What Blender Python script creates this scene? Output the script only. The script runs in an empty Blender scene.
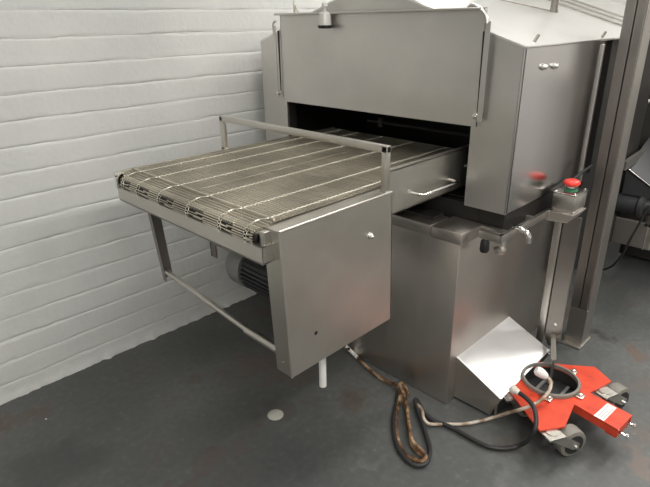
import bpy, bmesh, math, random
from mathutils import Vector, Matrix, noise
random.seed(7)
scene = bpy.context.scene
COL = scene.collection
V = Vector

# ---------------------------------------------------------------- camera
CAM_H = 1.5
R_ = V((0.7127, -0.7012, -0.0187)).normalized()
F_ = V((0.6470, 0.6577, -0.3859)).normalized()
R_ = (R_ - F_ * R_.dot(F_)).normalized()
U_ = R_.cross(F_) * 1.0
FPX = 535.9
cam_data = bpy.data.cameras.new('camera')
cam = bpy.data.objects.new('camera', cam_data)
COL.objects.link(cam)
cam.matrix_world = Matrix(((R_.x, U_.x, -F_.x, 0), (R_.y, U_.y, -F_.y, 0), (R_.z, U_.z, -F_.z, CAM_H), (0, 0, 0, 1)))
cam_data.sensor_width = 36
cam_data.lens = FPX / 650 * 36
cam_data.clip_start = 0.02
scene.camera = cam


def at(px, py, axis, val):
    """world point seen at a pixel of the photograph, on the plane axis = val"""
    d = R_ * ((px - 325) / FPX) - U_ * ((py - 243.5) / FPX) + F_
    C = V((0, 0, CAM_H))
    return C + d * ((val - C[axis]) / d[axis])


# ---------------------------------------------------------------- world, lights, exposure
world = bpy.data.worlds.new('world')
scene.world = world
world.use_nodes = True
world.node_tree.nodes['Background'].inputs[0].default_value = (0.9, 0.95, 1.0, 1)
world.node_tree.nodes['Background'].inputs[1].default_value = 0.1
CEIL = 3.0
LAMPS = [(0.6, -0.9), (2.6, -0.9), (1.1, 0.9), (2.7, 1.1), (-1.7, -1.7), (4.1, 0.1)]  # last two added: fill light, and reflections on plate and roof
LAMP_W = [38, 36, 12, 28, 62, 42]
for (lx, ly), lw in zip(LAMPS, LAMP_W):
    ld = bpy.data.lights.new('tube_light', 'AREA')
    ld.shape = 'RECTANGLE'; ld.size = 1.5; ld.size_y = 0.28
    ld.energy = lw; ld.color = (1.0, 0.98, 0.945)
    lo = bpy.data.objects.new('tube_light', ld); COL.objects.link(lo)
    lo.location = (lx, ly, CEIL - 0.12)
scene.view_settings.view_transform = 'Standard'
scene.view_settings.look = 'None'
scene.view_settings.exposure = 0.25
scene.view_settings.gamma = 1.0
scene.view_settings.use_curve_mapping = False


# ---------------------------------------------------------------- materials
def base_mat(name, col, rough=0.5, metal=0.0):
    m = bpy.data.materials.new(name); m.use_nodes = True
    b = m.node_tree.nodes['Principled BSDF']
    b.inputs['Base Color'].default_value = (*col, 1)
    b.inputs['Roughness'].default_value = rough
    b.inputs['Metallic'].default_value = metal
    return m, m.node_tree, b


def nz(nt, scale, detail=4, vec=None, mscale=None):
    tc = nt.nodes.new('ShaderNodeTexCoord')
    n = nt.nodes.new('ShaderNodeTexNoise')
    n.inputs['Scale'].default_value = scale; n.inputs['Detail'].default_value = detail
    if mscale:
        mp = nt.nodes.new('ShaderNodeMapping'); mp.inputs['Scale'].default_value = mscale
        nt.links.new(tc.outputs['Object'], mp.inputs['Vector'])
        nt.links.new(mp.outputs['Vector'], n.inputs['Vector'])
    else:
        nt.links.new(tc.outputs['Object'], n.inputs['Vector'])
    return n


def ramp(nt, src, stops):
    r = nt.nodes.new('ShaderNodeValToRGB')
    while len(r.color_ramp.elements) < len(stops):
        r.color_ramp.elements.new(0.5)
    for e, (p, c) in zip(r.color_ramp.elements, stops):
        e.position = p; e.color = (*c, 1)
    nt.links.new(src, r.inputs['Fac'])
    return r


def steel(name, col=(0.56, 0.54, 0.51), rough=0.33, grain=(1, 1, 40), var=0.10, bump=0.02):
    m, nt, b = base_mat(name, col, rough, 1.0)
    n = nz(nt, 3.0, 5)
    lo = tuple(c * (1 - var) for c in col); hi = tuple(min(1, c * (1 + var)) for c in col)
    r = ramp(nt, n.outputs['Fac'], [(0.3, lo), (0.7, hi)])
    nt.links.new(r.outputs['Color'], b.inputs['Base Color'])
    g = nz(nt, 12.0, 3, mscale=grain)
    mr = nt.nodes.new('ShaderNodeMapRange')
    mr.inputs['To Min'].default_value = rough - 0.06; mr.inputs['To Max'].default_value = rough + 0.08
    nt.links.new(g.outputs['Fac'], mr.inputs['Value']); nt.links.new(mr.outputs['Result'], b.inputs['Roughness'])
    if bump:
        bp = nt.nodes.new('ShaderNodeBump'); bp.inputs['Strength'].default_value = bump; bp.inputs['Distance'].default_value = 0.01
        nt.links.new(g.outputs['Fac'], bp.inputs['Height']); nt.links.new(bp.outputs['Normal'], b.inputs['Normal'])
    return m


M = {}
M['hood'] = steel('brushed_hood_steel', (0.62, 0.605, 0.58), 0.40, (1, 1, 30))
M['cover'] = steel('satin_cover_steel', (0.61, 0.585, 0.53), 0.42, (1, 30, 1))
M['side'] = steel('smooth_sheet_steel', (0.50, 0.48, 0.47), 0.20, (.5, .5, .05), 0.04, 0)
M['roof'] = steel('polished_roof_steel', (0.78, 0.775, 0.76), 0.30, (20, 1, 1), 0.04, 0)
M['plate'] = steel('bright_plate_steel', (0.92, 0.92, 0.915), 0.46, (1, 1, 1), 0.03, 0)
M['tank'] = steel('tank_steel', (0.60, 0.56, 0.52), 0.38, (3, 3, .2), 0.08, 0)
M['dark_steel'] = steel('dull_dark_steel', (0.29, 0.27, 0.25), 0.40, (1, 1, 1), .08, 0)
M['column'] = steel('column_steel', (0.43, 0.41, 0.38), 0.38, (5, 5, .3), .08, 0)
M['frame'] = steel('frame_steel', (0.60, 0.575, 0.53), 0.36, (1, 1, 1), .06, 0)
M['chrome'] = base_mat('bright_metal', (0.80, 0.79, 0.76), 0.16, 1.0)[0]
M['wire'] = steel('belt_wire', (0.70, 0.655, 0.56), 0.42, (8, 8, 8), 0.35, 0)
M['chain'] = steel('belt_chain_wire', (0.88, 0.85, 0.77), 0.45, (8, 8, 8), 0.10, 0)
M['belt_base'] = base_mat('brown_inner_belt', (0.25, 0.225, 0.18), 0.6, 0.3)[0]  # dark brown layer seen between the belt wires
M['black'] = base_mat('black_plastic', (0.012, 0.012, 0.013), 0.45)[0]
M['shade_dark'] = base_mat('painted_shade_metal', (0.035, 0.032, 0.03), 0.55, 0.5)[0]  # darkness of the unlit hood interior and gaps put into the colour
M['rubber'] = base_mat('black_rubber', (0.02, 0.02, 0.02), 0.55)[0]
M['white_plastic'] = base_mat('white_plastic', (0.78, 0.77, 0.74), 0.35)[0]
M['hose'] = base_mat('pale_hose', (0.62, 0.58, 0.50), 0.45)[0]
M['wheel'] = base_mat('worn_grey_wheel', (0.20, 0.185, 0.16), 0.6)[0]
M['motor'] = base_mat('grey_painted_casting', (0.23, 0.228, 0.22), 0.45, 0.3)[0]
M['motor_dark'] = base_mat('dark_motor_paint', (0.045, 0.047, 0.05), 0.5, 0.2)[0]
M['green'] = base_mat('green_collar', (0.03, 0.16, 0.08), 0.5)[0]
M['button'] = base_mat('red_button_plastic', (0.80, 0.045, 0.03), 0.35)[0]
M['label'] = base_mat('white_sticker', (0.80, 0.76, 0.72), 0.5)[0]
M['grey_print'] = base_mat('grey_print', (0.45, 0.40, 0.38), 0.6)[0]
M['disc'] = base_mat('pale_disc', (0.42, 0.41, 0.36), 0.6)[0]
M['ceiling'] = base_mat('ceiling_paint', (0.78, 0.78, 0.76), 0.8)[0]
M['room_wall'] = base_mat('far_wall_paint', (0.78, 0.77, 0.75), 0.7)[0]
M['clear'] = base_mat('cloudy_knob', (0.62, 0.61, 0.58), 0.3, 0.2)[0]

# red paint with scuffs
m, nt, b = base_mat('red_paint', (0.72, 0.075, 0.03), 0.38)
n = nz(nt, 16, 6)
r = ramp(nt, n.outputs['Fac'], [(0.28, (0.22, 0.03, 0.018)), (0.36, (0.56, 0.050, 0.022)), (0.7, (0.68, 0.075, 0.032))])
nt.links.new(r.outputs['Color'], b.inputs['Base Color'])
M['red'] = m
# brown stained cable
m, nt, b = base_mat('stained_cable', (0.4, 0.2, 0.1), 0.45)
n = nz(nt, 26, 4)
r = ramp(nt, n.outputs['Fac'], [(0.38, (0.045, 0.022, 0.012)), (0.52, (0.20, 0.105, 0.05)), (0.66, (0.45, 0.33, 0.21))])
nt.links.new(r.outputs['Color'], b.inputs['Base Color'])
M['brown'] = m
m, nt, b = base_mat('dirty_pale_cable', (0.4, 0.3, 0.2), 0.45)
n = nz(nt, 22, 4)
r = ramp(nt, n.outputs['Fac'], [(0.36, (0.20, 0.12, 0.07)), (0.5, (0.42, 0.33, 0.25)), (0.64, (0.55, 0.50, 0.43))])
nt.links.new(r.outputs['Color'], b.inputs['Base Color'])
M['stained'] = m
# floor
m, nt, b = base_mat('painted_concrete_floor', (0.06, 0.062, 0.06), 0.5)
n = nz(nt, 1.3, 8)
r = ramp(nt, n.outputs['Fac'], [(0.3, (0.066, 0.070, 0.068)), (0.52, (0.094, 0.098, 0.095)), (0.72, (0.150, 0.154, 0.147))])
n2 = nz(nt, 2.6, 7)
r2 = ramp(nt, n2.outputs['Fac'], [(0.57, (0, 0, 0)), (0.66, (1, 1, 1))])
mx = nt.nodes.new('ShaderNodeMix'); mx.data_type = 'RGBA'
nt.links.new(r2.outputs['Color'], mx.inputs['Factor'])
nt.links.new(r.outputs['Color'], mx.inputs['A']); mx.inputs['B'].default_value = (0.105, 0.088, 0.075, 1)
n3 = nz(nt, 38, 5)
r3 = ramp(nt, n3.outputs['Fac'], [(0.35, (0.75, 0.75, 0.75)), (0.62, (1.05, 1.05, 1.05)), (0.74, (1.7, 1.7, 1.65))])
mx2 = nt.nodes.new('ShaderNodeMix'); mx2.data_type = 'RGBA'; mx2.blend_type = 'MULTIPLY'; mx2.inputs['Factor'].default_value = 0.5
nt.links.new(mx.outputs['Result'], mx2.inputs['A']); nt.links.new(r3.outputs['Color'], mx2.inputs['B'])
# worn brown stains with a place and a ragged outline of their own
tcs = nt.nodes.new('ShaderNodeTexCoord'); ns = nz(nt, 7, 6)
sw_ = nt.nodes.new('ShaderNodeVectorMath'); sw_.operation = 'MULTIPLY_ADD'
sub_ = nt.nodes.new('ShaderNodeVectorMath'); sub_.operation = 'SUBTRACT'; sub_.inputs[1].default_value = (.5, .5, .5)
nt.links.new(ns.outputs['Color'], sub_.inputs[0]); nt.links.new(sub_.outputs[0], sw_.inputs[0])
sw_.inputs[1].default_value = (.35, .35, 0); nt.links.new(tcs.outputs['Object'], sw_.inputs[2])
last = mx2.outputs['Result']
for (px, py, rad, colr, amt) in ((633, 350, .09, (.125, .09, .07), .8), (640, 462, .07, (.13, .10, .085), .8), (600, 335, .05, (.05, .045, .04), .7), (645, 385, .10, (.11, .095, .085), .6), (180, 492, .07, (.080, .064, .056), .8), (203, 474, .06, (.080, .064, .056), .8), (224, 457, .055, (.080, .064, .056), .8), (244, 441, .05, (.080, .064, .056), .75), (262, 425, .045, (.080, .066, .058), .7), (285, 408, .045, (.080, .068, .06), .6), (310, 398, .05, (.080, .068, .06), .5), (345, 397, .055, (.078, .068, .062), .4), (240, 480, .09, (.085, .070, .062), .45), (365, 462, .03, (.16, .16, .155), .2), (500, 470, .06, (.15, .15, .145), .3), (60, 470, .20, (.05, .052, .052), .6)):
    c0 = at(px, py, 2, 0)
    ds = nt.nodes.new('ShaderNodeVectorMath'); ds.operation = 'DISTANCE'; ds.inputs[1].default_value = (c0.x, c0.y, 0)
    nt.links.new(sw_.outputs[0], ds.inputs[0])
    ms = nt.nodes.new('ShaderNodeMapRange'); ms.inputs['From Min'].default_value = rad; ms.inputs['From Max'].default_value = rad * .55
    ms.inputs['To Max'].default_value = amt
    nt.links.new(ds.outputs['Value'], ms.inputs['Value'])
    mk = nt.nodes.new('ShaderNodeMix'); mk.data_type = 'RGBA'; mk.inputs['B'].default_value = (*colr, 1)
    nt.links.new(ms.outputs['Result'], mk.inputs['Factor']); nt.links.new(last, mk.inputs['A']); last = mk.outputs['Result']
nt.links.new(last, b.inputs['Base Color'])
mr = nt.nodes.new('ShaderNodeMapRange'); mr.inputs['To Min'].default_value = 0.28; mr.inputs['To Max'].default_value = 0.55
nt.links.new(n2.outputs['Fac'], mr.inputs['Value']); nt.links.new(mr.outputs['Result'], b.inputs['Roughness'])
bp = nt.nodes.new('ShaderNodeBump'); bp.inputs['Strength'].default_value = 0.12; bp.inputs['Distance'].default_value = 0.004
nt.links.new(n3.outputs['Fac'], bp.inputs['Height']); nt.links.new(bp.outputs['Normal'], b.inputs['Normal'])
M['floor'] = m
# painted brick
m, nt, b = base_mat('white_painted_brick', (0.66, 0.655, 0.62), 0.48)
n = nz(nt, 2.2, 6)
r = ramp(nt, n.outputs['Fac'], [(0.3, (0.60, 0.605, 0.585)), (0.7, (0.695, 0.695, 0.67))])
nt.links.new(r.outputs['Color'], b.inputs['Base Color'])
n2 = nz(nt, 45, 6)
bp = nt.nodes.new('ShaderNodeBump'); bp.inputs['Strength'].default_value = 0.34; bp.inputs['Distance'].default_value = 0.006
nt.links.new(n2.outputs['Fac'], bp.inputs['Height']); nt.links.new(bp.outputs['Normal'], b.inputs['Normal'])
M['brick'] = m
# brown floor patches
m, nt, b = base_mat('brown_worn_patch', (0.085, 0.06, 0.045), 0.6)
M['patch'] = m

# ---------------------------------------------------------------- helpers
WLOC = {}


def box(bm, x0, x1, y0, y1, z0, z1, bev=0.0):
    t = bmesh.new()
    bmesh.ops.create_cube(t, size=1)
    for v in t.verts:
        v.co = V((x0 + (v.co.x + .5) * (x1 - x0), y0 + (v.co.y + .5) * (y1 - y0), z0 + (v.co.z + .5) * (z1 - z0)))
    if bev:
        bmesh.ops.bevel(t, geom=t.edges[:], offset=bev, segments=2, affect='EDGES', profile=0.5)
    merge(bm, t)


def merge(bm, t, mat=None):
    if mat is not None:
        bmesh.ops.transform(t, matrix=mat, verts=t.verts)
    vm = {v: bm.verts.new(v.co) for v in t.verts}
    for f in t.faces:
        try:
            bm.faces.new([vm[v] for v in f.verts])
        except ValueError:
            pass
    t.free()


def obox(bm, a, b, w, h, up=V((0, 0, 1)), bev=0.0):
    """bar from a to b, w wide (sideways), h high"""
    a = V(a); b = V(b); d = (b - a); L = d.length; d.normalize()
    s = d.cross(up).normalized(); u = s.cross(d)
    t = bmesh.new(); bmesh.ops.create_cube(t, size=1)
    for v in t.verts:
        v.co = a + d * ((v.co.x + .5) * L) + s * (v.co.y * w) + u * (v.co.z * h)
    if bev:
        bmesh.ops.bevel(t, geom=t.edges[:], offset=bev, segments=2, affect='EDGES', profile=0.5)
    merge(bm, t)


def prism(bm, pts, off, bev=0.0):
    """polygon (3d points) swept by the vector off"""
    off = V(off)
    t = bmesh.new()
    a = [t.verts.new(V(p)) for p in pts]; c = [t.verts.new(V(p) + off) for p in pts]
    t.faces.new(a[::-1]); t.faces.new(c)
    n = len(pts)
    for i in range(n):
        t.faces.new((a[i], a[(i + 1) % n], c[(i + 1) % n], c[i]))
    bmesh.ops.recalc_face_normals(t, faces=t.faces)
    if bev:
        bmesh.ops.bevel(t, geom=t.edges[:], offset=bev, segments=2, affect='EDGES', profile=0.5)
    merge(bm, t)


def smooth_path(pts, k=8):
    pts = [V(p) for p in pts]; out = []
    P = [pts[0] * 2 - pts[1]] + pts + [pts[-1] * 2 - pts[-2]]
    for i in range(1, len(P) - 2):
        p0, p1, p2, p3 = P[i - 1:i + 3]
        for j in range(k):
            t = j / k
            out.append(0.5 * ((2 * p1) + (p2 - p0) * t + (2 * p0 - 5 * p1 + 4 * p2 - p3) * t * t + (3 * p1 - p0 - 3 * p2 + p3) * t ** 3))
    out.append(pts[-1])
    return out


def tube(bm, pts, r, n=10, smooth=0):
    if smooth:
        pts = smooth_path(pts, smooth)
    pts = [V(p) for p in pts]
    rings = []; N = len(pts)
    rr = r if isinstance(r, (list, tuple)) else [r] * N
    prev = None
    for i, p in enumerate(pts):
        d = (pts[min(i + 1, N - 1)] - pts[max(i - 1, 0)]).normalized()
        if prev is None:
            ref = V((0, 0, 1)) if abs(d.z) < .9 else V((1, 0, 0))
            s = d.cross(ref).normalized()
        else:
            s = (prev - d * prev.dot(d)).normalized()
        prev = s; u = d.cross(s)
        rings.append([bm.verts.new(p + s * (rr[i] * math.cos(2 * math.pi * k / n)) + u * (rr[i] * math.sin(2 * math.pi * k / n))) for k in range(n)])
    for i in range(N - 1):
        for k in range(n):
            bm.faces.new((rings[i][k], rings[i][(k + 1) % n], rings[i + 1][(k + 1) % n], rings[i + 1][k]))
    bm.faces.new(rings[0][::-1]); bm.faces.new(rings[-1])


def lathe(bm, base, axis, prof, n=24):
    """prof: (distance along axis, radius)"""
    a = V(axis).normalized(); base = V(base)
    ref = V((0, 0, 1)) if abs(a.z) < .9 else V((1, 0, 0))
    s = a.cross(ref).normalized(); u = a.cross(s)
    rings = [[bm.verts.new(base + a * d + s * (r * math.cos(2 * math.pi * k / n)) + u * (r * math.sin(2 * math.pi * k / n))) for k in range(n)] for d, r in prof]
    for i in range(len(rings) - 1):
        for k in range(n):
            bm.faces.new((rings[i][k], rings[i][(k + 1) % n], rings[i + 1][(k + 1) % n], rings[i + 1][k]))
    bm.faces.new(rings[0][::-1]); bm.faces.new(rings[-1])


def sheet(bm, pts, thick):
    """bent sheet: quad strip rows of points thickened along normals -> list of 4-point polygons"""
    for q in pts:
        n = (V(q[1]) - V(q[0])).cross(V(q[2]) - V(q[1])).normalized()
        prism(bm, q, n * thick)


def thing(name, label, cat, loc, group=None):
    o = bpy.data.objects.new(name, None); COL.objects.link(o)
    o.location = loc; o['label'] = label; o['category'] = cat
    if group: o['group'] = group
    o.empty_display_size = 0.1
    WLOC[o] = V(loc)
    return o


def obj(name, bm, mat, parent=None, smooth=False, label=None, origin=None):
    bmesh.ops.remove_doubles(bm, verts=bm.verts, dist=1e-6)
    bmesh.ops.recalc_face_normals(bm, faces=bm.faces)
    ploc = WLOC[parent] if parent else V((0, 0, 0))
    org = V(origin) if origin else ploc
    bmesh.ops.translate(bm, verts=bm.verts, vec=-org)
    me = bpy.data.meshes.new(name); bm.to_mesh(me); bm.free()
    if smooth:
        for p in me.polygons: p.use_smooth = True
        try:
            me.set_sharp_from_angle(angle=math.radians(35))
        except Exception:
            pass
    o = bpy.data.objects.new(name, me); COL.objects.link(o)
    for mm in (mat if isinstance(mat, (list, tuple)) else [mat]):
        me.materials.append(M[mm])
    if parent:
        o.parent = parent
    o.location = org - ploc
    WLOC[o] = org
    if label: o['label'] = label
    return o


def tag(o, label, cat, group=None):
    o['label'] = label; o['category'] = cat
    if group: o['group'] = group
    return o


def struct(name, bm, mat, **k):
    o = obj(name, bm, mat, **k); o['kind'] = 'structure'; return o


def B(*a, **k):
    bm = bmesh.new(); box(bm, *a, **k); return bm


NB = bmesh.new

# ---------------------------------------------------------------- the setting
X0, X1, Y0, Y1 = -3.2, 5.0, -3.6, 2.317
bm = NB(); box(bm, X0 - .1, X1 + .1, Y0 - .1, Y1 + .12, -0.1, 0.0); struct('floor', bm, 'floor')
bm = NB(); box(bm, X0 - .1, X1 + .1, Y0 - .1, Y1 + .12, CEIL, CEIL + .1); struct('ceiling', bm, 'ceiling')
bm = NB(); box(bm, X0 - .1, X0, Y0, Y1, 0, CEIL); struct('wall_left', bm, 'room_wall')
bm = NB(); box(bm, X1, X1 + .1, Y0, Y1, 0, CEIL); struct('wall_right', bm, 'room_wall')
bm = NB(); box(bm, X0, X1, Y0 - .1, Y0, 0, CEIL); struct('wall_front', bm, 'room_wall')
# brick wall: courses with rounded edges and soft joints, one displaced surface
PITCH = 0.098; ZJ = -0.018; BL = 0.40


def brick_depth(x, z):
    k = math.floor((z - ZJ) / PITCH)
    fz = (z - ZJ) - k * PITCH
    wob = noise.noise(V((x * 3.1, k * 7.3, 1.0))) * 0.006
    wob2 = noise.noise(V((x * 19, k * 3.3, 21))) * 0.0022
    dz = min(abs(fz - wob * .7 - wob2), abs(PITCH - fz + wob * .7 + wob2))
    jt = math.exp(-(dz / 0.0060) ** 2) * 0.0023 * (0.8 + 0.9 * noise.noise(V((x * 5.3, k * 4.1, 7))))
    xs = x + (0.5 * BL if k % 2 else 0) + noise.noise(V((k * 3.7, 0, 5))) * 0.05
    jt += math.exp(-(dz / 0.0020) ** 2) * 0.0030 * max(0, min(1, 0.5 + 2.4 * noise.noise(V((x * 7.0, k * 5.3, 11)))))
    fx = xs % BL
    dx = min(fx, BL - fx)
    jv = math.exp(-(dx / 0.006) ** 2) * 0.0020 * max(0, min(1, .5 + 2 * noise.noise(V((math.floor(xs / BL + .5) * 3.3, k * 1.7, 31)))))
    und = noise.noise(V((x * 6, z * 6, 2))) * 0.0012 + noise.noise(V((x * 28, z * 28, 4))) * 0.0009
    rowoff = noise.noise(V((math.floor(xs / BL) * 5.1, k * 2.7, 9))) * 0.0016
    low = math.exp(-z / 0.05) * (0.004 * noise.noise(V((x * 17, z * 20, 3))) + 0.005 * noise.noise(V((x * 43, z * 40, 8))))
    if z < .6:
        low += 0.0045 * max(0.0, noise.noise(V((x * 24, z * 36, 41))) - .42) / .3 * (1 - z / .6)
        low -= math.exp(-(z / .022) ** 2) * (0.006 + 0.016 * max(0, noise.noise(V((x * 26, 3, 17))) + .2))
    return jt + jv + und + rowoff + low


bm = NB()
xs = [X0 + i * 0.2 for i in range(13)]
x = -0.8
xs = [q for q in xs if q < -0.8]
while x < 2.6:
    xs.append(x); x += 0.0125
xs += [2.6 + i * 0.2 for i in range(13)]
zs = []
k = 0
while ZJ + k * PITCH < CEIL:
    for f in (0, .018, .04, .09, .15, .25, .4, .6, .75, .85, .91, .96, .982):
        z = ZJ + (k + f) * PITCH
        if 0 <= z < CEIL: zs.append(z)
    k += 1
zs = [0.0] + zs + [CEIL]
grid = [[bm.verts.new((x, Y1 + brick_depth(x, z) - 0.003, z)) for x in xs] for z in zs]
for i in range(len(zs) - 1):
    for j in range(len(xs) - 1):
        bm.faces.new((grid[i][j], grid[i][j + 1], grid[i + 1][j + 1], grid[i + 1][j]))
wall = struct('wall_back', bm, 'brick', smooth=True)
for p in wall.data.polygons: p.use_smooth = True

# ceiling light fittings, all unseen; last two added for fill and reflections
for i, (lx, ly) in enumerate(LAMPS):
    where = ['above the end of the conveyor away from the wall', 'above the aisle beside the steel column', 'above the wire mesh belt', 'above the tunnel machine roof', 'added unseen as fill far out over the empty floor', 'added unseen for reflections above the machine behind the column'][i]
    t = thing('ceiling_light', 'long white ceiling light fitting ' + where, 'light', (lx, ly, CEIL), 'ceiling light fittings')
    obj('housing', B(lx - .78, lx + .78, ly - .17, ly + .17, CEIL - .08, CEIL), 'white_plastic', t)

# ---------------------------------------------------------------- belt conveyor
ZB = 0.985
t = thing('belt_conveyor', 'steel infeed conveyor with flat wire mesh belt and folded side cover', 'conveyor', (1.25, 1.45, 0))
CX0, CX1 = 0.812, 1.335
YC = 1.04
BY0, BY1 = 1.096, 1.925
BX0, BX1 = 0.835, 1.98
# side cover: outer sheet, front return, top return, rear return
bm = NB()
c = [V((.849, YC, .976)), V((CX1, YC, .978)), V((CX1 + .016, YC, .495)), V((.872, YC, .490))]
prism(bm, c, (0, .003, 0))
prism(bm, [c[0], c[3], c[3] + V((0.0, .070, .0)), c[0] + V((.001, .070, 0))], (.003, 0, 0))
prism(bm, [c[0], c[1], c[1] + V((0, .075, 0)), c[0] + V((0, .070, 0))], (0, 0, -.003))
prism(bm, [c[1], c[2], c[2] + V((0, .06, 0)), c[1] + V((0, .06, 0))], (-.003, 0, 0))
# rounded folded edges
tube(bm, [c[0] + V((.002, .002, -.002)), c[3] + V((.002, .002, 0))], .0045, 10)
tube(bm, [c[0] + V((.002, .002, -.002)), c[1] + V((0, .002, -.002))], .0045, 10)
cover = obj('side_cover', bm, 'cover', t, smooth=True)
hb = at(370, 236, 1, YC); hh = at(316, 333, 1, YC)
bm = NB(); lathe(bm, hb + V((0, .002, 0)), (0, -1, 0), [(0, .012), (.004, .012), (.005, .009), (.011, .009), (.016, .006), (.018, .003)], 20)
obj('dome_bolt', bm, 'chrome', cover, smooth=True, label='shiny domed bolt')
bm = NB(); lathe(bm, hh + V((0, .0005, 0)), (0, -1, 0), [(0, .0065), (.0012, .0065)], 18)
obj('bolt_hole', bm, 'black', cover, label='small dark hole')
ph = at(274, 371, 0, CX0 + .05)
bm = NB(); lathe(bm, (.8705, YC + .038, .53), (-1, 0, 0), [(0, .004), (.004, .004), (.006, .002)], 12)
obj('rivet', bm, 'dark_steel', cover)
# front bar (folded) and side rails
bm = NB(); box(bm, CX0, CX0 + .004, 1.070, BY1 + .008, .880, .935, .001); box(bm, CX0, CX0 + .03, 1.070, BY1 + .008, .880, .884)
box(bm, CX0, CX0 + .016, 1.070, BY1 + .008, .931, .935)
box(bm, CX0 + .001, .853, 1.070, 1.074, .881, .934); box(bm, CX0 + .012, .853, 1.074, 1.094, .932, .972, .003); obj('front_bar', bm, 'frame', t)
bm = NB(); box(bm, CX1 - .01, 1.98, 1.062, 1.066, .885, 1.040, .001); box(bm, CX1 - .01, 1.98, 1.062, 1.085, 1.036, 1.040); box(bm, CX1 - .01, 1.98, 1.062, 1.09, .885, .889)
rail = obj('side_rail', bm, 'cover', t)
bm = NB(); box(bm, CX0 + .02, 1.98, 1.128, 1.132, .885, .972); obj('side_rail', bm, 'frame', t)
bm = NB(); box(bm, CX0 + .0, 1.98, BY1 + .006, BY1 + .010, .885, .985, .001); box(bm, CX0 + .03, 1.98, BY1 + .002, BY1 + .014, .982, .990)
obj('side_rail', bm, 'frame', t)
# inner lip of the belt beyond the guard
bm = NB(); box(bm, CX1, 1.98, 1.066, 1.135, ZB - .012, ZB - .006); obj('edge_strip', bm, 'frame', t)
# nose bearing
bm = NB(); box(bm, CX0 - .006, CX0 + .028, BY1 - .004, BY1 + .012, .925, .990, .003)
lathe(bm, (CX0 + .026, BY1 - .004, .957), (0, 1, 0), [(0, .024), (.018, .024), (.018, .012), (.026, .012)], 20)
lathe(bm, (CX0 + .004, BY1 + .0, .977), (-1, 0, 0), [(0, .006), (.012, .006)], 10)
obj('bearing', bm, 'chrome', t, smooth=True)

# belt path: flat run, bend at x = .875, slope down to the nose, round it
RN = 0.030


def belt_path(s):
    """s measured from the bend towards the nose (positive) or into the machine (negative) -> x, z, normal angle"""
    if s < 0:
        return (0.885 - s, ZB, 0.0)
    L1 = 0.052
    a1 = math.radians(14)
    if s < L1:
        return (0.885 - s * math.cos(a1), ZB - s * math.sin(a1), a1)
    ex, ez = 0.885 - L1 * math.cos(a1), ZB - L1 * math.sin(a1)
    cx, cz = ex + RN * math.sin(a1), ez - RN * math.cos(a1)
    th = a1 + (s - L1) / RN
    return (cx - RN * math.sin(th), cz + RN * math.cos(th), th)


def bp3(s, y, lift=0.0):
    x, z, a = belt_path(s)
    return V((x - lift * math.sin(a), y, z + lift * math.cos(a)))


SN = 0.052 + RN * math.radians(165)
bm = NB()
ss = [-1.09, -0.3, 0] + [0.052 * i / 3 for i in (1, 2, 3)] + [0.052 + RN * math.radians(165) * i / 12 for i in range(1, 13)]
prev = None
for s in ss:
    row = [bm.verts.new(bp3(s, y, -0.0045)) for y in (BY0, BY1)]
    if prev: bm.faces.new((prev[0], prev[1], row[1], row[0]))
    prev = row
belt = obj('belt_core', bm, ['belt_base', 'shade_dark'], t, label='dark layer under the mesh, shade painted black at the nose')
for p_ in belt.data.polygons:
    if p_.center.z + 0 < ZB - .0215: p_.material_index = 1  # shade in the nose openings painted as black core faces
# cross rods and spiral links: one woven mesh
bm = NB()
PR = 0.0115
s = -1.09
idx = 0
rods = []
while s < SN:
    rods.append(s); s += PR
for i, s in enumerate(rods):
    rr = 0.0016
    if s <= 0.058:
        npt = 14
        pts = [bp3(s + random.uniform(-.0012, .0012), BY0 + (BY1 - BY0) * q / npt, random.uniform(-.0012, .0012)) for q in range(npt + 1)]
        tube(bm, pts, rr, 5)
# spiral links, slightly slanted
LP = 0.0082
ncol = int((BY1 - BY0) / LP)
for i in range(len(rods) - 1):
    s0, s1 = rods[i], rods[i + 1]
    if s0 > 0.06: break
    for j in range(ncol):
        y = BY0 + (j + 0.2 + random.uniform(-.12, .12)) * LP
        a = bp3(s0 - .001, y, .0022); b2 = bp3(s1 + .001, y + LP * .55, .0022)
        w = V((0, .0009, 0)); u = V((0, 0, .0012))
        v1, v2, v3, v4 = bm.verts.new(a - w), bm.verts.new(a + w), bm.verts.new(b2 + w), bm.verts.new(b2 - w)
        bm.faces.new((v1, v2, v3, v4))
mesh_o = obj('wire_mesh', bm, 'wire', t, label='worn brownish woven wire mesh')
mesh_o['kind'] = 'stuff'
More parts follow.
